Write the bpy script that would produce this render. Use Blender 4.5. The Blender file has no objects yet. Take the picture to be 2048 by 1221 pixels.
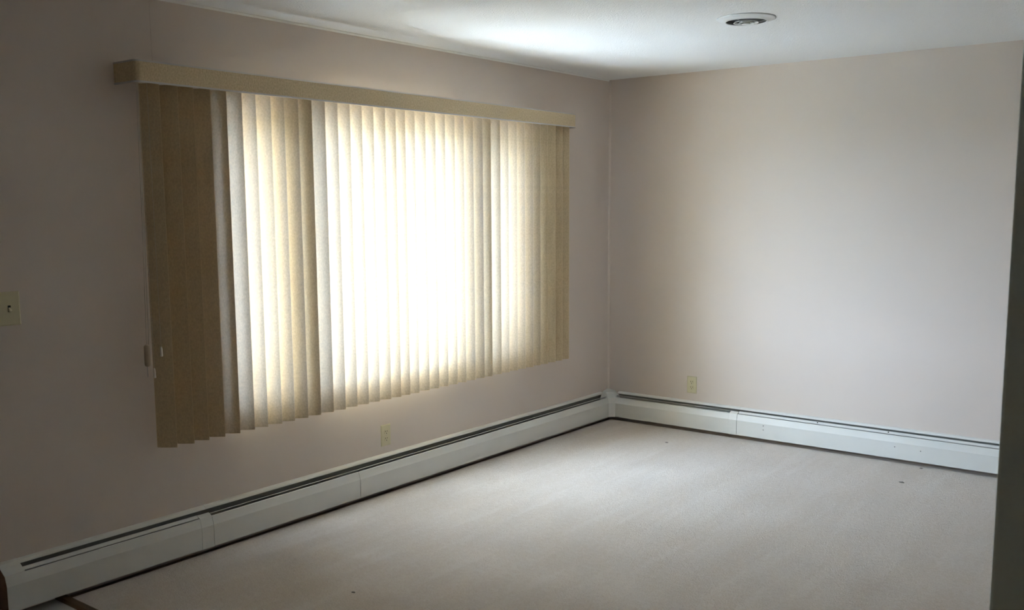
import bpy, bmesh, math, random
from mathutils import Vector, Matrix, noise as mnoise

random.seed(7)
S = bpy.context.scene
COL = S.collection

# ------------------------------------------------------------------ camera
FPX, PPY = 1936.55, 661.5
YAW, PIT, ROL = 0.6604, 0.1289, -0.0058
fw = Vector((-math.sin(YAW)*math.cos(PIT), math.cos(YAW)*math.cos(PIT), -math.sin(PIT)))
r0 = Vector((math.cos(YAW), math.sin(YAW), 0)); u0 = r0.cross(fw)
rt = math.cos(ROL)*r0 + math.sin(ROL)*u0
up = -math.sin(ROL)*r0 + math.cos(ROL)*u0
cd = bpy.data.cameras.new('camera'); cam = bpy.data.objects.new('camera', cd); COL.objects.link(cam)
cam.matrix_world = Matrix(((rt.x, up.x, -fw.x, 3.7713), (rt.y, up.y, -fw.y, -6.0092),
                           (rt.z, up.z, -fw.z, 1.5622), (0, 0, 0, 1)))
cd.sensor_width = 36.0; cd.lens = 36.0*FPX/2048.0
cd.shift_y = (PPY-610.5)/2048.0
cd.clip_start = 0.05; cd.clip_end = 300
cd.dof.use_dof = True; cd.dof.focus_distance = 5.6; cd.dof.aperture_fstop = 9.0
S.camera = cam

# ------------------------------------------------------------------ light
W = bpy.data.worlds.new('sky'); S.world = W; W.use_nodes = True
wt_ = W.node_tree; bg = wt_.nodes['Background']
bg.inputs['Strength'].default_value = 13.0
bg.inputs['Color'].default_value = (0.705, 0.85, 1.07, 1)
sd = bpy.data.lights.new('sun', 'SUN'); sun = bpy.data.objects.new('sun', sd); COL.objects.link(sun)
sd.energy = 27.0; sd.angle = math.radians(15); sd.color = (0.90, 0.96, 1.0)      # sun behind thin cloud
sun.rotation_euler = Vector((-0.06, 0.70, -0.71)).to_track_quat('-Z', 'Y').to_euler()
sun.location = (-8, -12, 14)

S.view_settings.view_transform = 'Standard'; S.view_settings.look = 'None'
S.view_settings.gamma = 1.0; S.view_settings.use_curve_mapping = False
S.view_settings.exposure = 1.52
S.cycles.use_denoising = True
S.cycles.max_bounces = 16; S.cycles.diffuse_bounces = 10; S.cycles.transmission_bounces = 8
S.cycles.transparent_max_bounces = 16
S.cycles.sample_clamp_indirect = 20.0

# window openings in the left wall: (y0, y1)
WZ0, WZ1 = 0.67, 1.97
OPEN = [(-3.295, -2.95), (-2.79, -1.58), (-1.46, -1.08)]
DIM = [-3.04, -1.73, -1.22]          # added dimming filter, no real window part, covers each far end from here
for k, (a, b) in enumerate(OPEN):                       # sampling portals filling each pane opening
    pl = bpy.data.lights.new('sky_portal', 'AREA'); pl.shape = 'RECTANGLE'
    pl.size = WZ1-WZ0; pl.size_y = b-a; pl.cycles.is_portal = True
    po = bpy.data.objects.new('sky_portal', pl); COL.objects.link(po)
    po.location = (-0.085, (a+b)/2, (WZ0+WZ1)/2); po.rotation_euler = (0, -math.pi/2, 0)

# ------------------------------------------------------------------ helpers
def nt(name):
    m = bpy.data.materials.new(name); m.use_nodes = True
    return m, m.node_tree, m.node_tree.nodes['Principled BSDF']

def paint(name, col, rough=0.6, bump=0.0, scale=120.0, var=0.0, vscale=3.0, metal=0.0, spec=0.3):
    m, t, p = nt(name)
    p.inputs['Base Color'].default_value = (*col, 1); p.inputs['Roughness'].default_value = rough
    p.inputs['Metallic'].default_value = metal; p.inputs['Specular IOR Level'].default_value = spec
    tc = t.nodes.new('ShaderNodeTexCoord')
    if bump:
        n = t.nodes.new('ShaderNodeTexNoise'); n.inputs['Scale'].default_value = scale
        n.inputs['Detail'].default_value = 3
        b = t.nodes.new('ShaderNodeBump'); b.inputs['Strength'].default_value = bump
        b.inputs['Distance'].default_value = 0.004
        t.links.new(tc.outputs['Object'], n.inputs['Vector'])
        t.links.new(n.outputs['Fac'], b.inputs['Height']); t.links.new(b.outputs['Normal'], p.inputs['Normal'])
    if var:
        n = t.nodes.new('ShaderNodeTexNoise'); n.inputs['Scale'].default_value = vscale
        n.inputs['Detail'].default_value = 4
        r = t.nodes.new('ShaderNodeValToRGB')
        r.color_ramp.elements[0].position = 0.3; r.color_ramp.elements[1].position = 0.7
        r.color_ramp.elements[0].color = (*[c*(1-var) for c in col], 1)
        r.color_ramp.elements[1].color = (*[min(1, c*(1+var)) for c in col], 1)
        t.links.new(tc.outputs['Object'], n.inputs['Vector'])
        t.links.new(n.outputs['Fac'], r.inputs['Fac']); t.links.new(r.outputs['Color'], p.inputs['Base Color'])
    return m

def fabric(name, c0, c1, trans=None):
    """mottled textured vane fabric; trans = share of light let through"""
    m, t, p = nt(name)
    tc = t.nodes.new('ShaderNodeTexCoord'); mp = t.nodes.new('ShaderNodeMapping')
    mp.inputs['Scale'].default_value = (1, 1, 0.7)
    n = t.nodes.new('ShaderNodeTexNoise'); n.inputs['Scale'].default_value = 150; n.inputs['Detail'].default_value = 5
    n.inputs['Roughness'].default_value = 0.65
    r = t.nodes.new('ShaderNodeValToRGB')
    r.color_ramp.elements[0].position = 0.30; r.color_ramp.elements[1].position = 0.70
    r.color_ramp.elements[0].color = (*c0, 1); r.color_ramp.elements[1].color = (*c1, 1)
    t.links.new(tc.outputs['Object'], mp.inputs['Vector']); t.links.new(mp.outputs['Vector'], n.inputs['Vector'])
    t.links.new(n.outputs['Fac'], r.inputs['Fac'])
    p.inputs['Roughness'].default_value = 0.75; p.inputs['Specular IOR Level'].default_value = 0.15
    t.links.new(r.outputs['Color'], p.inputs['Base Color'])
    b = t.nodes.new('ShaderNodeBump'); b.inputs['Strength'].default_value = 0.25; b.inputs['Distance'].default_value = 0.001
    t.links.new(n.outputs['Fac'], b.inputs['Height']); t.links.new(b.outputs['Normal'], p.inputs['Normal'])
    if trans:
        tr = t.nodes.new('ShaderNodeBsdfTranslucent')
        hs = t.nodes.new('ShaderNodeMix'); hs.data_type = 'RGBA'; hs.blend_type = 'MIX'
        hs.inputs['Factor'].default_value = 0.72
        hs.inputs[7].default_value = (0.92, 0.87, 0.80, 1)
        t.links.new(r.outputs['Color'], hs.inputs[6])
        t.links.new(hs.outputs[2], tr.inputs['Color'])
        mx = t.nodes.new('ShaderNodeMixShader'); mx.inputs[0].default_value = trans
        t.links.new(p.outputs[0], mx.inputs[1]); t.links.new(tr.outputs[0], mx.inputs[2])
        t.links.new(mx.outputs[0], t.nodes['Material Output'].inputs['Surface'])
    return m

def glass(name, tint=(0.96, 0.98, 0.97)):
    m, t, p = nt(name); t.nodes.remove(p)
    a = t.nodes.new('ShaderNodeBsdfTransparent'); a.inputs[0].default_value = (*tint, 1)
    g = t.nodes.new('ShaderNodeBsdfGlossy'); g.inputs['Roughness'].default_value = 0.02
    f = t.nodes.new('ShaderNodeFresnel'); f.inputs['IOR'].default_value = 1.45
    mx = t.nodes.new('ShaderNodeMixShader')
    ge = t.nodes.new('ShaderNodeNewGeometry'); su = t.nodes.new('ShaderNodeMath'); su.operation = 'SUBTRACT'; su.use_clamp = True
    t.links.new(f.outputs[0], su.inputs[0]); t.links.new(ge.outputs['Backfacing'], su.inputs[1])   # reflect at the outer face only
    t.links.new(su.outputs[0], mx.inputs[0]); t.links.new(a.outputs[0], mx.inputs[1]); t.links.new(g.outputs[0], mx.inputs[2])
    t.links.new(mx.outputs[0], t.nodes['Material Output'].inputs['Surface'])
    return m

def obj(name, bm, mat, parent=None, smooth=False):
    bmesh.ops.remove_doubles(bm, verts=bm.verts, dist=1e-6)
    bmesh.ops.recalc_face_normals(bm, faces=bm.faces)
    me = bpy.data.meshes.new(name); bm.to_mesh(me); bm.free()
    if smooth:
        for f in me.polygons: f.use_smooth = True
    me.materials.append(mat)
    o = bpy.data.objects.new(name, me); COL.objects.link(o)
    if parent:
        o.parent = parent
    return o

def tag(o, label, cat, group=None, kind=None):
    o['label'] = label; o['category'] = cat
    if group: o['group'] = group
    if kind: o['kind'] = kind
    return o

def empty(name, loc, label, cat, group=None, rz=0.0, kind=None):
    o = bpy.data.objects.new(name, None); COL.objects.link(o); o.location = loc
    o.rotation_euler = (0, 0, rz); o.empty_display_size = 0.1
    return tag(o, label, cat, group, kind)

def box(bm, x0, x1, y0, y1, z0, z1, bev=0.0):
    vs = [bm.verts.new(p) for p in ((x0,y0,z0),(x1,y0,z0),(x1,y1,z0),(x0,y1,z0),(x0,y0,z1),(x1,y0,z1),(x1,y1,z1),(x0,y1,z1))]
    fs = [bm.faces.new([vs[i] for i in q]) for q in ((0,3,2,1),(4,5,6,7),(0,1,5,4),(1,2,6,5),(2,3,7,6),(3,0,4,7))]
    if bev:
        es = list({e for f in fs for e in f.edges})
        bmesh.ops.bevel(bm, geom=es, offset=bev, segments=2, affect='EDGES', profile=0.6)
    return bm

def bxm(*a, bev=0.0):
    return box(bmesh.new(), *a, bev=bev)

def extrude_profile(bm, prof, a0, a1, axis='y', thick=0.0012, sgn=1):
    """open sheet profile [(depth,z)] given a little thickness and drawn along an axis.
    axis 'y': depth -> +x.   axis 'x': depth -> -y."""
    n = len(prof); nor = []
    for i in range(n):
        p0 = prof[max(0, i-1)]; p1 = prof[min(n-1, i+1)]
        dx, dz = p1[0]-p0[0], p1[1]-p0[1]; L = math.hypot(dx, dz) or 1
        nor.append((-dz/L, dx/L))
    loop = list(prof) + [(prof[i][0]+sgn*nor[i][0]*thick, prof[i][1]+sgn*nor[i][1]*thick) for i in range(n-1, -1, -1)]
    return extrude_loop(bm, loop, a0, a1, axis)

def extrude_loop(bm, loop, a0, a1, axis='y'):
    def P(d, z, a): return (d, a, z) if axis == 'y' else (a, -d, z)
    A = [bm.verts.new(P(d, z, a0)) for d, z in loop]; B = [bm.verts.new(P(d, z, a1)) for d, z in loop]
    m = len(loop)
    for i in range(m):
        j = (i+1) % m; bm.faces.new((A[i], A[j], B[j], B[i]))
    bm.faces.new(A); bm.faces.new(list(reversed(B)))
    return bm

def tube(bm, pts, r, seg=8):
    rings = []
    for i, p in enumerate(pts):
        p = Vector(p); d = (Vector(pts[min(i+1, len(pts)-1)])-Vector(pts[max(i-1, 0)])).normalized()
        a = d.orthogonal().normalized(); b = d.cross(a)
        rings.append([bm.verts.new(p+r*(math.cos(t)*a+math.sin(t)*b)) for t in [2*math.pi*k/seg for k in range(seg)]])
    for A, B in zip(rings, rings[1:]):
        for k in range(seg): bm.faces.new((A[k], A[(k+1)%seg], B[(k+1)%seg], B[k]))
    bm.faces.new(rings[0]); bm.faces.new(rings[-1])
    return bm

def lathe(bm, prof, c, seg=48, close=False):
    """revolve [(r,z)] about a vertical axis through c"""
    rings = []
    for r, z in prof:
        if r < 1e-5:
            rings.append([bm.verts.new((c[0], c[1], c[2]+z))])
        else:
            rings.append([bm.verts.new((c[0]+r*math.cos(2*math.pi*k/seg), c[1]+r*math.sin(2*math.pi*k/seg), c[2]+z)) for k in range(seg)])
    prs = list(zip(rings, rings[1:])) + ([(rings[-1], rings[0])] if close else [])
    for A, B in prs:
        for k in range(seg):
            k2 = (k+1) % seg
            if len(A) == 1 and len(B) == 1: continue
            if len(A) == 1: bm.faces.new((A[0], B[k], B[k2]))
            elif len(B) == 1: bm.faces.new((A[k], A[k2], B[0]))
            else: bm.faces.new((A[k], A[k2], B[k2], B[k]))
    return bm

# ------------------------------------------------------------------ materials
M_wall = paint('wall_paint', (0.655, 0.578, 0.522), 0.55, bump=0.10, scale=90, var=0.012, vscale=2.0)
M_jamb = paint('grey_green_paint', (0.82, 0.91, 0.88), 0.5)
M_wall2 = paint('dining_wall_paint', (0.60, 0.52, 0.43), 0.6, bump=0.1, scale=90)
M_ceil = paint('ceiling_stipple', (0.80, 0.80, 0.79), 0.9, bump=0.9, scale=160)
M_white = paint('white_enamel', (0.70, 0.715, 0.69), 0.35, spec=0.4)
M_heat = paint('heater_enamel', (0.69, 0.69, 0.655), 0.38, var=0.02, vscale=6, spec=0.45)
M_fin = paint('heater_cavity', (0.26, 0.26, 0.235), 0.7)
M_ivory = paint('ivory_plastic', (0.62, 0.57, 0.38), 0.4, spec=0.4)
M_slot = paint('dark_slot', (0.03, 0.028, 0.022), 0.7)
M_frame = paint('window_frame_paint', (0.62, 0.60, 0.56), 0.45)
M_clear = paint('pale_plastic_strip', (0.62, 0.59, 0.57), 0.25, spec=0.6)
M_cord = paint('cord', (0.62, 0.58, 0.52), 0.6)
M_tassel = paint('pale_tassel', (0.92, 0.86, 0.76), 0.4)
M_weight = paint('tan_weight', (0.52, 0.43, 0.32), 0.5)
M_chain = paint('steel_chain', (0.45, 0.46, 0.48), 0.35, metal=0.8)
M_vane = fabric('vane_fabric', (0.52, 0.40, 0.235), (0.70, 0.56, 0.355), trans=0.088)
M_vedge = fabric('vane_edge_lit', (0.70, 0.56, 0.36), (0.82, 0.68, 0.46), trans=0.11)  # edge strips coloured lighter to stand for light catching the vane edges
M_val = fabric('valance_fabric', (0.50, 0.395, 0.24), (0.74, 0.61, 0.41))
M_rail = paint('head_rail_metal', (0.55, 0.52, 0.47), 0.4)
M_glass = glass('window_glass')
M_dimmer = glass('dimmer_tint', (0.26, 0.36, 0.52))  # tint of the added filters that cut daylight at the opening ends
M_wood = paint('brown_wood', (0.16, 0.10, 0.06), 0.5, var=0.2, vscale=20)
M_rust = paint('bare_brown_metal', (0.24, 0.155, 0.11), 0.6, var=0.15, vscale=30)
M_edge = paint('brown_edging', (0.13, 0.085, 0.045), 0.55)
M_vinyl = paint('vinyl_floor', (0.56, 0.54, 0.51), 0.4, var=0.05, vscale=8)
M_bounce = paint('bounce_white', (0.86, 0.87, 0.88), 0.9, bump=0.3, scale=1.5)  # bright surface of the added slab that reflects light indoors
M_lawn = paint('lawn', (0.12, 0.125, 0.10), 0.95, bump=0.3, scale=30)
M_vent = paint('vent_enamel', (0.74, 0.75, 0.74), 0.4)
M_duct = paint('vent_throat', (0.09, 0.09, 0.09), 0.6)
M_speck = paint('dark_speck', (0.16, 0.14, 0.12), 0.9)

def carpet_mat():
    m, t, p = nt('carpet_pile')
    p.inputs['Roughness'].default_value = 0.95; p.inputs['Specular IOR Level'].default_value = 0.05
    tc = t.nodes.new('ShaderNodeTexCoord')
    def noise(scale, detail, sc=(1, 1, 1), rough=0.5):
        mp = t.nodes.new('ShaderNodeMapping'); mp.inputs['Scale'].default_value = sc
        n = t.nodes.new('ShaderNodeTexNoise'); n.inputs['Scale'].default_value = scale
        n.inputs['Detail'].default_value = detail; n.inputs['Roughness'].default_value = rough
        t.links.new(tc.outputs['Object'], mp.inputs['Vector']); t.links.new(mp.outputs['Vector'], n.inputs['Vector'])
        return n.outputs['Fac']
    def math_(op, a, b):
        n = t.nodes.new('ShaderNodeMath'); n.operation = op
        for i, v in enumerate((a, b)):
            if isinstance(v, (int, float)): n.inputs[i].default_value = v
            else: t.links.new(v, n.inputs[i])
        return n.outputs[0]
    streak = noise(1.0, 2, (5.5, 0.7, 1))          # vacuum tracks running towards the back wall
    blot = noise(2.2, 4)
    fib = noise(140, 3, rough=0.7)
    grain = noise(38, 4, rough=0.7)
    s = math_('ADD', math_('MULTIPLY', streak, 0.5), math_('MULTIPLY', blot, 0.5))
    s = math_('ADD', math_('ADD', s, 0.0), math_('MULTIPLY', math_('SUBTRACT', fib, 0.5), 1.6))
    s = math_('ADD', s, math_('MULTIPLY', math_('SUBTRACT', grain, 0.5), 0.9))
    fine = t.nodes.new('ShaderNodeMapRange')                # narrow light lines left by the vacuum wheels
    fine.inputs['From Min'].default_value = 0.57; fine.inputs['From Max'].default_value = 0.70
    t.links.new(noise(1.0, 1, (13.0, 1.2, 1)), fine.inputs['Value'])
    s = math_('ADD', s, math_('MULTIPLY', fine.outputs['Result'], 0.14))
    r = t.nodes.new('ShaderNodeValToRGB')
    r.color_ramp.elements[0].position = 0.25; r.color_ramp.elements[1].position = 0.75
    r.color_ramp.elements[0].color = (0.57, 0.505, 0.44, 1); r.color_ramp.elements[1].color = (0.655, 0.603, 0.55, 1)
    t.links.new(s, r.inputs['Fac']); t.links.new(r.outputs['Color'], p.inputs['Base Color'])
    b = t.nodes.new('ShaderNodeBump'); b.inputs['Strength'].default_value = 0.8; b.inputs['Distance'].default_value = 0.006
    t.links.new(math_('ADD', fib, math_('MULTIPLY', grain, 0.8)), b.inputs['Height'])
    t.links.new(b.outputs['Normal'], p.inputs['Normal'])
    return m
M_carpet = carpet_mat()

# ------------------------------------------------------------------ room shell
H = 2.44
X1, YN = 4.6, -8.6
CY = -4.15                     # carpet edge / line of the opening
def struct(name, bm, mat, label, cat, parent=None):
    o = obj(name, bm, mat, parent)
    return tag(o, label, cat, kind='structure')

bm = bmesh.new(); box(bm, 0.070, X1, CY, -0.070, -0.02, 0.0)
struct('floor', bm, M_carpet, 'beige wall-to-wall carpet with faint vacuum tracks', 'carpet')
bm = bmesh.new(); box(bm, 0, X1, CY, 0.0, -0.03, -0.019)  # dark wood left showing past the carpet imitates shade under the heaters
struct('floor', bm, M_wood, 'dark strip under the heaters standing in for their shade', 'floor')
bm = bmesh.new(); box(bm, 0, X1, YN, CY, -0.03, -0.012)
struct('floor', bm, M_vinyl, 'pale vinyl floor in front of the carpet edge', 'floor')
bm = bmesh.new(); box(bm, -0.15, X1+0.12, YN-0.12, 0.12, H, H+0.12)
struct('ceiling', bm, M_ceil, 'white stippled ceiling', 'ceiling')
bm = bmesh.new(); box(bm, -0.15, X1+0.12, 0, 0.12, -0.03, H)
struct('wall_back', bm, M_wall, 'pale beige back wall with one outlet', 'wall')
# left wall around the three window openings
bm = bmesh.new()
ys = [YN, OPEN[0][0]-0.04, OPEN[-1][1]+0.04, 0.0]
box(bm, -0.15, 0, YN, ys[1], -0.03, H); box(bm, -0.15, 0, ys[2], 0.0, -0.03, H)
box(bm, -0.15, 0, ys[1], ys[2], -0.03, WZ0-0.04); box(bm, -0.15, 0, ys[1], ys[2], WZ1+0.04, H)
struct('wall_left', bm, M_wall, 'beige wall with the covered window', 'wall')
bm = bmesh.new(); box(bm, X1, X1+0.12, YN, 0, -0.03, H)
struct('wall_right', bm, M_wall, 'beige wall on the unseen right side of the room', 'wall')
bm = bmesh.new(); box(bm, -0.15, X1+0.12, YN-0.12, YN, -0.03, H)
struct('wall_near', bm, M_wall2, 'plain wall behind the viewpoint', 'wall')
bm = bmesh.new(); box(bm, 3.445, X1, -4.27, CY, -0.012, H, bev=0.006)
struct('wall_divider', bm, M_jamb, 'dark shaded wall end at the right edge of the opening', 'wall')
# trims
bm = bmesh.new(); extrude_loop(bm, [(0, H), (0, H-0.011), (0.004, H-0.011), (0.010, H-0.004), (0.010, H)], -5.2, -0.02, 'y')
struct('trim_1', bm, M_ceil, 'thin white bead where the window wall meets the ceiling', 'trim')
bm = bmesh.new()
vs0 = [bm.verts.new((x, y, 0.2)) for x, y in ((0, 0), (0.012, 0), (0.009, -0.006), (0.006, -0.009), (0, -0.012))]
vs1 = [bm.verts.new((v.co.x, v.co.y, H)) for v in vs0]
for i in range(5): bm.faces.new((vs0[i], vs0[(i+1) % 5], vs1[(i+1) % 5], vs1[i]))
bm.faces.new(vs0); bm.faces.new(vs1)
struct('trim_2', bm, M_wall, 'painted bead up the far corner of the room', 'trim')
bm = bmesh.new(); box(bm, 0, 0.0012, -3.620, -3.612, 2.0, H-0.011)
struct('trim_3', bm, M_wall, 'fine painted wall joint rising above the valance', 'trim')
bm = bmesh.new(); extrude_loop(bm, [(4.15, 0.001), (4.158, 0.004), (4.176, 0.0), (4.186, -0.012), (4.15, -0.012)], 0.0, 3.445, 'x')
struct('trim_4', bm, M_edge, 'brown edging strip along the near edge of the carpet', 'edging')
bm = bmesh.new(); extrude_loop(bm, [(0, -0.012), (0.013, -0.012), (0.013, 0.10), (0.006, 0.112), (0, 0.112)], YN, -4.404, 'y')
struct('baseboard_left', bm, M_wood, 'brown wooden baseboard left of the heater end', 'baseboard')

# ground outside
bm = bmesh.new(); box(bm, -70, -0.16, -60, 60, -0.75, -0.45)
struct('ground', bm, M_lawn, 'dull winter lawn outside the window', 'ground')
bm = bmesh.new(); box(bm, -4.2, -0.16, -3.7, 1.0, -0.45, -0.42)  # added, unseen slab sized to throw sunlight up onto the ceiling
struct('bounce_slab', bm, M_bounce, 'added pale slab outside the window that bounces light to the ceiling', 'bounce_slab')

# ------------------------------------------------------------------ window
Y0, Y1 = ys[1], ys[2]
win = empty('window_1', (0, 0, 0), 'three part window behind the vertical blind', 'window', kind='structure')
bm = bmesh.new()
box(bm, -0.15, -0.02, Y0, Y1, WZ0-0.04, WZ0); box(bm, -0.15, -0.02, Y0, Y1, WZ1, WZ1+0.04)
box(bm, -0.15, -0.02, Y0, OPEN[0][0], WZ0, WZ1); box(bm, -0.15, -0.02, OPEN[2][1], Y1, WZ0, WZ1)
box(bm, -0.15, -0.02, OPEN[0][1], OPEN[1][0], WZ0, WZ1); box(bm, -0.15, -0.02, OPEN[1][1], OPEN[2][0], WZ0, WZ1)
obj('window_frame', bm, M_frame, win)
for a, b in OPEN:
    if b-a < 1:                                         # hinged side sashes
        s = bmesh.new(); w = 0.035
        box(s, -0.125, -0.085, a, b, WZ0, WZ0+w); box(s, -0.125, -0.085, a, b, WZ1-w, WZ1)
        box(s, -0.125, -0.085, a, a+w, WZ0+w, WZ1-w); box(s, -0.125, -0.085, b-w, b, WZ0+w, WZ1-w)
        so = obj('sash', s, M_frame, win)
        obj('pane', bxm(-0.108, -0.103, a+w, b-w, WZ0+w, WZ1-w), M_glass, so)
    else:
        obj('pane', bxm(-0.108, -0.103, a, b, WZ0, WZ1), M_glass, win)
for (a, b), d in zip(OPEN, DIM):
    obj('dimming_filter', bxm(-0.080, -0.078, d, b, WZ0, WZ1), M_dimmer, win)
for p, q, z0, z1 in ((Y0-0.02, OPEN[0][0], WZ0, WZ1), (OPEN[0][1], OPEN[1][0], WZ0, WZ1), (OPEN[1][1], OPEN[2][0], WZ0, WZ1),
                     (OPEN[2][1], Y1+0.02, WZ0, WZ1), (Y0-0.02, Y1+0.02, WZ1, WZ1+0.055)):
    obj('casing', bxm(-0.02, 0.018, p, q, z0, z1, bev=0.002), M_frame, win)
bm = bmesh.new(); box(bm, -0.02, 0.022, Y0-0.02, Y1+0.02, WZ0-0.045, WZ0, bev=0.003)
obj('window_sill', bm, M_frame, win)

# ------------------------------------------------------------------ vertical blind
VY0, VY1, VX = -3.797, -0.660, 0.160
VZ0, VZ1 = 2.061, 2.148
blind = empty('vertical_blind', (0, (VY0+VY1)/2, VZ0), 'beige fabric vertical blind with valance closed across the window', 'blind')
def bo(name, bm, mat, parent=blind, smooth=False):
    o = obj(name, bm, mat, None, smooth)
    o.data.transform(Matrix.Translation(-blind.location) ) if parent is blind else o.data.transform(Matrix.Translation(-blind.location))
    o.parent = parent
    return o
def valance_path(off):
    r = 0.022; pts = [(0.0, VY0-off)]
    for k in range(7):
        a = -math.pi/2 + k/6*math.pi/2
        pts.append((VX-r+(r+off)*math.cos(a), VY0+r+(r+off)*math.sin(a)))
    for k in range(7):
        a = k/6*math.pi/2
        pts.append((VX-r+(r+off)*math.cos(a), VY1-r+(r+off)*math.sin(a)))
    pts.append((0.0, VY1+off)); return pts
def valance_mesh(o0, o1, z0, z1):
    bm = bmesh.new(); P, Q = valance_path(o0), valance_path(o1)
    rows = [[bm.verts.new((x, y, z)) for x, y in L] for L, z in ((P, z0), (P, z1), (Q, z1), (Q, z0))]
    n = len(P)
    for a in range(4):
        A, B = rows[a], rows[(a+1) % 4]
        for i in range(n-1): bm.faces.new((A[i], A[i+1], B[i+1], B[i]))
    bm.faces.new([r[0] for r in rows]); bm.faces.new([r[-1] for r in rows])
    return bm
val = bo('valance', valance_mesh(0, -0.004, VZ0+0.002, VZ1-0.002), M_val)
for z0, z1 in ((VZ0-0.001, VZ0+0.006), (VZ1-0.006, VZ1+0.001)):
    s = bo('edge_strip', valance_mesh(0.0012, -0.0052, z0, z1), M_clear, val)
    s['label'] = 'pale plastic edge strip'
bo('head_rail', bxm(0.070, 0.118, VY0+0.012, VY1-0.012, 2.092, 2.132, bev=0.003), M_rail)

VR = [-3.676,-3.591,-3.515,-3.432,-3.35,-3.269,-3.193,-3.11,-3.033,-2.95,-2.868,-2.785,-2.704,-2.623,-2.542,-2.462,
      -2.378,-2.302,-2.231,-2.158,-2.075,-1.995,-1.916,-1.835,-1.758,-1.674,-1.589,-1.514,-1.425,-1.346,-1.261,-1.182,
      -1.098,-1.02,-0.939,-0.856,-0.775,-0.699]
VXR, VW = 0.130, 0.0885
def vane_mesh():
    """one vane hanging from its top centre (local origin), curved across, local u = across"""
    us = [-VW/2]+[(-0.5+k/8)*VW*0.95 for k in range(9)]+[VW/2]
    bm = bmesh.new(); nu, zs = 10, (0.0, -0.004, -0.76, -1.530, -1.534)
    rows = []
    for z in zs:
        row = []
        for u in us:
            sag = 0.0045*(1-(2*u/VW)**2)
            row.append(bm.verts.new((u, -sag, z)))
        rows.append(row)
    for A, B in zip(rows, rows[1:]):
        for i in range(nu):
            f = bm.faces.new((A[i], A[i+1], B[i+1], B[i]))
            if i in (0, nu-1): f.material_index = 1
    return bm
V_TOP = 2.068
def across(i):                                   # wall side -> room side; the left few vanes stand a little more open
    a = math.radians(54 if i < 4 else max(42.0, 54-1.7*(i-3)))
    return math.sin(a), math.cos(a)
v0 = None
rng = random.Random(3)
for i, yr in enumerate(VR):
    if v0 is None:
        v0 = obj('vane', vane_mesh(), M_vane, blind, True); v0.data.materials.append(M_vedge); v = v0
    else:
        v = v0.copy(); COL.objects.link(v); v.parent = blind
    dirx, diry = across(i)
    c = Vector((VXR-dirx*VW/2, yr-diry*VW/2, V_TOP+rng.uniform(-0.001, 0.001)))
    v.location = c-blind.location
    v.rotation_euler = (0, 0, math.atan2(diry, dirx)+math.radians(rng.uniform(-1.0, 1.0)))
# small carrier hook joining each vane to the rail
h0 = None
for i, yr in enumerate(VR):
    dirx, diry = across(i)
    if h0 is None:
        h0 = obj('carrier', bxm(-0.003, 0.003, -0.003, 0.003, -0.012, 0.027), M_clear, blind); h = h0
    else:
        h = h0.copy(); COL.objects.link(h); h.parent = blind
    h.location = Vector((VXR-dirx*VW/2, yr-diry*VW/2, V_TOP))-blind.location
# control cords at the left end
bm = bmesh.new(); tube(bm, [(0.058, -3.735, 2.094), (0.058, -3.741, 1.5), (0.058, -3.752, 0.985)], 0.0016, 6)
tube(bm, [(0.066, -3.733, 2.094), (0.066, -3.738, 1.5), (0.066, -3.746, 0.985)], 0.0016, 6)
cord = bo('control_cord', bm, M_cord)
wbm = bmesh.new(); lathe(wbm, [(0, 0.094), (0.006, 0.093), (0.012, 0.086), (0.0125, 0.03), (0.012, 0.004), (0.008, 0.0), (0, 0.0)], (0.062, -3.754, 0.892), 20)
wt = bo('cord_weight', wbm, M_weight, cord, True); wt['label'] = 'tan cord weight'
bm = bmesh.new()
for k in range(9):
    bmesh.ops.create_icosphere(bm, subdivisions=1, radius=0.0024, matrix=Matrix.Translation((0.062, -3.756, 0.890-0.0052*k)))
bo('bead_chain', bm, M_chain, cord)
for (x, y, z, h) in ((0.118, -3.722, 0.935, 0.042), (0.100, -3.748, 0.845, 0.042)):
    bm = bmesh.new(); tube(bm, [(x-0.004, y, 2.094), (x-0.002, y, 1.5), (x, y, z+h-0.004)], 0.0006, 6)
    pc = bo('pull_cord', bm, M_cord)
    bm = bmesh.new(); lathe(bm, [(0, h), (0.003, h), (0.0048, h*0.75), (0.0058, 0.002), (0.004, 0), (0, 0)], (x, y, z), 14)
    t_ = bo('tassel', bm, M_tassel, pc, True); t_['label'] = 'small pale cord tassel'

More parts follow.
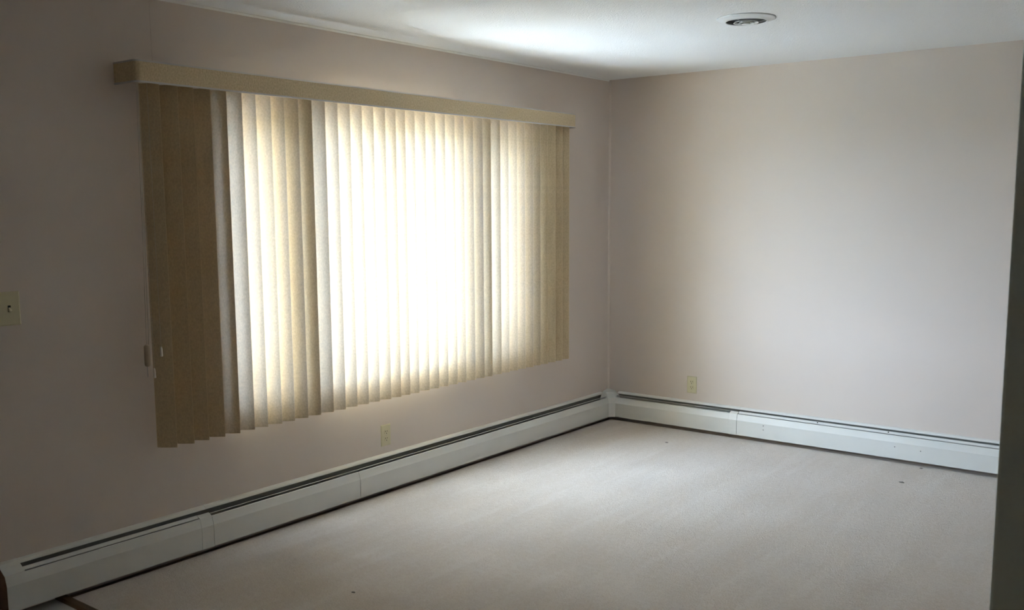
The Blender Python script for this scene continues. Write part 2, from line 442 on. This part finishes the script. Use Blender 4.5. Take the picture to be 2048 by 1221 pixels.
# ------------------------------------------------------------------ baseboard heaters
D, ZB, ZT = 0.0786, 0.025, 0.202
PANEL = [(D-0.006, ZB+0.001), (D, ZB), (D, 0.125), (0.067, 0.163), (0.0655, 0.1645), (0.0645, 0.160)]
PANEL_T = [(d+0.0016, z+(0.0014 if i > 2 else (-0.001 if i < 2 else 0))) for i, (d, z) in enumerate(PANEL[:-1])] + [(0.047, 0.1765), (0.045, 0.1745)]
HOOD = [(0.0, ZT), (0.012, ZT-0.0005), (0.019, ZT-0.003), (0.0245, ZT-0.008), (0.028, ZT-0.0135)]
HOOD_T = [(d+0.001, z+0.0012) for d, z in HOOD]
def heater(axis, a0, a1, label, sections, covers, hood_joints, group):
    """sections: (s0, s1, damper_open)"""
    root = empty('baseboard_heater', (0, 0, 0), label, 'heater', group)
    bm = bmesh.new(); extrude_loop(bm, [(0.0, 0.012), (0.004, 0.012), (0.004, ZT-0.004), (0, ZT-0.004)], a0, a1, axis)
    obj('back_plate', bm, M_fin, root)
    bm = bmesh.new(); extrude_loop(bm, [(0.006, 0.032), (0.070, 0.032), (0.070, 0.120), (0.006, 0.120)], a0, a1, axis)
    obj('heating_element', bm, M_fin, root)
    cuts = [a0]+list(hood_joints)+[a1]
    for p, q in zip(cuts, cuts[1:]):
        bm = bmesh.new(); extrude_profile(bm, HOOD, p+(0.0012 if p != a0 else 0), q, axis, 0.0012, -1)
        obj('hood', bm, M_heat, root)
    for (p, q, opn) in sections:
        bm = bmesh.new(); extrude_profile(bm, PANEL, p, q, axis, 0.0012, -1)
        obj('front_panel', bm, M_heat, root)
        bm = bmesh.new()
        if opn == 'open':
            extrude_profile(bm, [(0.032, 0.1655), (0.047, 0.1725), (0.0495, 0.171)], p, q, axis, 0.001, -1)
        elif opn == 'double':
            extrude_profile(bm, [(0.030, 0.170), (0.038, 0.1775), (0.0395, 0.1765)], p, q, axis, 0.001, -1)
            extrude_profile(bm, [(0.046, 0.160), (0.0545, 0.167), (0.056, 0.166)], p, q, axis, 0.001, -1)
        elif opn == 'half':
            extrude_profile(bm, [(0.0385, 0.1785), (0.041, 0.1765), (0.0520, 0.1690), (0.0535, 0.1665)], p, q, axis, 0.001, 1)
        else:
            extrude_profile(bm, [(0.043, 0.1770), (0.046, 0.1745), (0.0555, 0.1685), (0.0570, 0.166)], p, q, axis, 0.001, 1)
        obj('damper', bm, M_heat, root)
    for p, q in covers:
        bm = bmesh.new(); extrude_profile(bm, PANEL_T, p, q, axis, 0.0014, -1)
        obj('joint_cover', bm, M_heat, root)
    for j in hood_joints:
        bm = bmesh.new(); extrude_profile(bm, HOOD_T, j-0.022, j, axis, 0.001, -1)
        obj('hood_splice', bm, M_heat, root)
    return root
grp = 'baseboard heaters round the room'
hl = heater('y', -4.330, -0.10, 'long white baseboard heater on the window wall below the blind',
            [(-4.33, -3.5425, 'closed'), (-3.4785, -2.5730, 'open'), (-2.5705, -0.10, 'open')],
            [(-3.543, -3.482)], [-3.461, -0.99], grp)
# dampers under the first cover
hb = heater('x', 0.10, 4.55, 'white baseboard heater along the back wall under the outlet',
            [(0.10, 1.0055, 'double'), (1.0635, 4.55, 'half')], [(1.007, 1.0615)], [1.06], grp)
# closed end of the heater by the dining area
def full_profile(e=0.0):
    return [(0, ZB-0.001), (D+0.0018, ZB-0.001), (D+0.0018, 0.1255), (0.0685, 0.1655), (0.033, ZT-0.014), (0.021, ZT-0.002), (0.012, ZT+0.001), (0, ZT+0.0015)]
bm = bmesh.new(); extrude_loop(bm, full_profile(), -4.402, -4.325, 'y')
obj('end_cap', bm, M_heat, hl)
bm = bmesh.new(); extrude_loop(bm, [(d*0.985, z-0.001) for d, z in full_profile()], -4.4035, -4.4018, 'y')
ep = obj('end_plate', bm, M_rust, hl); ep['label'] = 'dark brown bare end plate'
# screws and knocks on the back heater
def dot(parent, x, z, d, r=0.004, name='screw'):
    bm = bmesh.new()
    bmesh.ops.create_cone(bm, cap_ends=True, segments=10, radius1=r, radius2=r*0.7, depth=0.003,
                          matrix=Matrix.Translation((x, -d-0.001, z)) @ Matrix.Rotation(math.pi/2, 4, 'X'))
    o = obj(name, bm, M_slot, parent); o['label'] = 'small dark screw'
for x, z, d in ((1.60, 0.1745, 0.0465), (2.04, 0.1745, 0.0465)): dot(hb, x, z, d, 0.0045)
for x, z, d in ((1.252, 0.085, D+0.0012), (1.252, 0.112, D+0.0012), (2.09, 0.098, D+0.0012), (2.24, 0.094, D+0.0012)): dot(hb, x, z, d, 0.0032)
# inside corner cover, belongs to the window-wall heater
bm = bmesh.new()
levels = [(D+0.001, 0.034, ZB-0.001), (D+0.001, 0.036, 0.125), (0.068, 0.038, 0.163), (0.036, 0.040, ZT-0.014), (0.030, 0.042, ZT-0.006)]
rows = []
for d, w, z in levels:
    rows.append([bm.verts.new(p) for p in ((0.001, -(d+w), z), (d, -(d+w), z), (d+w, -d, z), (d+w, -0.001, z), (0.001, -0.001, z))])
for A, B in zip(rows, rows[1:]):
    for i in range(5): bm.faces.new((A[i], A[(i+1) % 5], B[(i+1) % 5], B[i]))
bm.faces.new(rows[0])
apex = [bm.verts.new((0.001, -0.06, ZT+0.002)), bm.verts.new((0.06, -0.001, ZT+0.002)), bm.verts.new((0.001, -0.001, ZT+0.010))]
T = rows[-1]
bm.faces.new((T[0], T[1], apex[0])); bm.faces.new((T[1], T[2], apex[1], apex[0])); bm.faces.new((T[2], T[3], apex[1]))
bm.faces.new((apex[0], apex[1], apex[2])); bm.faces.new((T[3], T[4], apex[2], apex[1])); bm.faces.new((T[4], T[0], apex[0], apex[2]))
obj('corner_cover', bm, M_heat, hl)

# ------------------------------------------------------------------ outlets and switch (built facing +x, local origin on the wall)
def plate_bm(w, h, t=0.006):
    bm = bmesh.new(); b = 0.005
    rows = [[(0, -w/2, -h/2), (0, w/2, -h/2), (0, w/2, h/2), (0, -w/2, h/2)],
            [(t*0.55, -w/2, -h/2), (t*0.55, w/2, -h/2), (t*0.55, w/2, h/2), (t*0.55, -w/2, h/2)],
            [(t, -w/2+b, -h/2+b), (t, w/2-b, -h/2+b), (t, w/2-b, h/2-b), (t, -w/2+b, h/2-b)]]
    R = [[bm.verts.new(p) for p in r] for r in rows]
    for A, B in zip(R, R[1:]):
        for i in range(4): bm.faces.new((A[i], A[(i+1) % 4], B[(i+1) % 4], B[i]))
    bm.faces.new(R[0]); bm.faces.new(R[-1])
    return bm
def disc(bm, x, y, z, r, t, seg=16):
    bmesh.ops.create_cone(bm, cap_ends=True, segments=seg, radius1=r, radius2=r, depth=t,
                          matrix=Matrix.Translation((x, y, z)) @ Matrix.Rotation(math.pi/2, 4, 'Y'))
    return bm
def outlet(loc, rz, label):
    o = empty('wall_outlet', loc, label, 'outlet', 'duplex outlets low on the walls', rz)
    obj('cover_plate', plate_bm(0.0725, 0.118), M_ivory, o)
    obj('screw', disc(bmesh.new(), 0.0062, 0, 0, 0.003, 0.0014), M_rail, o)
    for s in (1, -1):
        z = s*0.0195
        bm = bmesh.new(); n = 24; A = []; B = []
        for k in range(n):
            a = 2*math.pi*k/n; y = 0.0172*math.cos(a); zz = max(-0.0135, min(0.0135, 0.0172*math.sin(a)))
            A.append(bm.verts.new((0.005, y, z+zz))); B.append(bm.verts.new((0.0078, y*0.97, z+zz*0.97)))
        for k in range(n): bm.faces.new((A[k], A[(k+1) % n], B[(k+1) % n], B[k]))
        bm.faces.new(A); bm.faces.new(B)
        r = obj('receptacle', bm, M_ivory, o)
        for y, hh in ((-0.0064, 0.0042), (0.0064, 0.0036)):
            obj('slot', bxm(0.0072, 0.0081, y-0.0015, y+0.0015, z+0.003-hh, z+0.003+hh), M_slot, r)
        obj('ground_hole', disc(bmesh.new(), 0.0077, 0, z-0.0085, 0.0028, 0.0009, 12), M_slot, r)
    return o
outlet((0, -2.301, 0.303), 0, 'ivory duplex outlet on the window wall below the blind')
outlet((0.688, 0, 0.314), -math.pi/2, 'ivory duplex outlet on the back wall right of the corner')
sw = empty('light_switch', (0, -4.284, 1.181), 'ivory toggle light switch at the left end of the window wall', 'switch')
obj('cover_plate', plate_bm(0.084, 0.130), M_ivory, sw)
obj('toggle_collar', bxm(0.0055, 0.0068, -0.0055, 0.0055, -0.0125, 0.0125), M_slot, sw)
bm = bmesh.new()
A = [bm.verts.new(p) for p in ((0.005, -0.0042, -0.008), (0.005, 0.0042, -0.008), (0.005, 0.0042, 0.006), (0.005, -0.0042, 0.006))]
B = [bm.verts.new(p) for p in ((0.021, -0.0034, -0.015), (0.021, 0.0034, -0.015), (0.022, 0.0034, -0.008), (0.022, -0.0034, -0.008))]
for i in range(4): bm.faces.new((A[i], A[(i+1) % 4], B[(i+1) % 4], B[i]))
bm.faces.new(A); bm.faces.new(B)
obj('toggle', bm, M_ivory, sw)
for z in (0.030, -0.030): obj('screw', disc(bmesh.new(), 0.0062, 0, z, 0.0032, 0.0014), M_ivory, sw)

# ------------------------------------------------------------------ ceiling vent
VC = (1.735, -1.553, H)
vent = empty('ceiling_vent', VC, 'round white stepped air diffuser on the ceiling', 'vent')
o3 = (0, 0, 0)
bm = bmesh.new(); lathe(bm, [(0.138, 0.0), (0.1385, -0.004), (0.132, -0.0065), (0.118, -0.009), (0.106, -0.0125), (0.099, -0.018), (0.0955, -0.0185), (0.0945, -0.016), (0.0955, 0.0)], o3, 64, True)
obj('outer_ring', bm, M_vent, vent, True)
bm = bmesh.new(); lathe(bm, [(0, -0.001), (0.0935, -0.001), (0.0940, -0.0155), (0.0955, -0.0155), (0.0955, 0.0), (0, 0.0)], o3, 56)
obj('throat', bm, M_duct, vent)
for r1, r0_, zl in ((0.060, 0.052, -0.0225), (0.038, 0.031, -0.0255)):
    bm = bmesh.new(); lathe(bm, [(r0_, zl+0.0075), (r1, zl), (r1-0.0015, zl-0.001), (r0_-0.002, zl+0.006)], o3, 48, True)
    obj('cone_ring', bm, M_vent, vent, True)
bm = bmesh.new(); lathe(bm, [(0, -0.019), (0.010, -0.020), (0.020, -0.027), (0.018, -0.029), (0.009, -0.025), (0, -0.025)], o3, 40)
obj('center_cone', bm, M_vent, vent, True)
bm = bmesh.new()
for k in range(3):
    a = k*2*math.pi/3+0.4
    tube(bm, [(0.02*math.cos(a), 0.02*math.sin(a), -0.021), (0.0945*math.cos(a), 0.0945*math.sin(a), -0.013)], 0.0018, 6)
obj('bracket', bm, M_vent, vent)

# ------------------------------------------------------------------ specks on the carpet
for (x, y, r, lab) in ((0.744, -0.456, 0.010, 'small dark speck on the carpet nearest the room corner'),
                       (2.253, -0.490, 0.014, 'small dark speck on the carpet near the right edge'),
                       (2.259, -0.120, 0.010, 'tiny dark speck on the carpet close against the back heater'),
                       (0.942, -3.429, 0.009, 'small dark speck on the carpet in the near foreground, farthest from the heaters')):
    bm = bmesh.new(); bmesh.ops.create_icosphere(bm, subdivisions=3, radius=1.0)
    for v in bm.verts:
        n = 1+0.45*mnoise.noise(v.co*1.7+Vector((x*9, y*7, 0)))
        v.co = Vector((v.co.x*n*r, v.co.y*n*r*0.7, v.co.z*n*r*0.22))
    o = obj('carpet_speck', bm, M_speck, None, True); o.location = (x, y, r*0.12)  # small dark blob resting on the carpet
    tag(o, lab, 'lint', 'dark specks on the carpet')
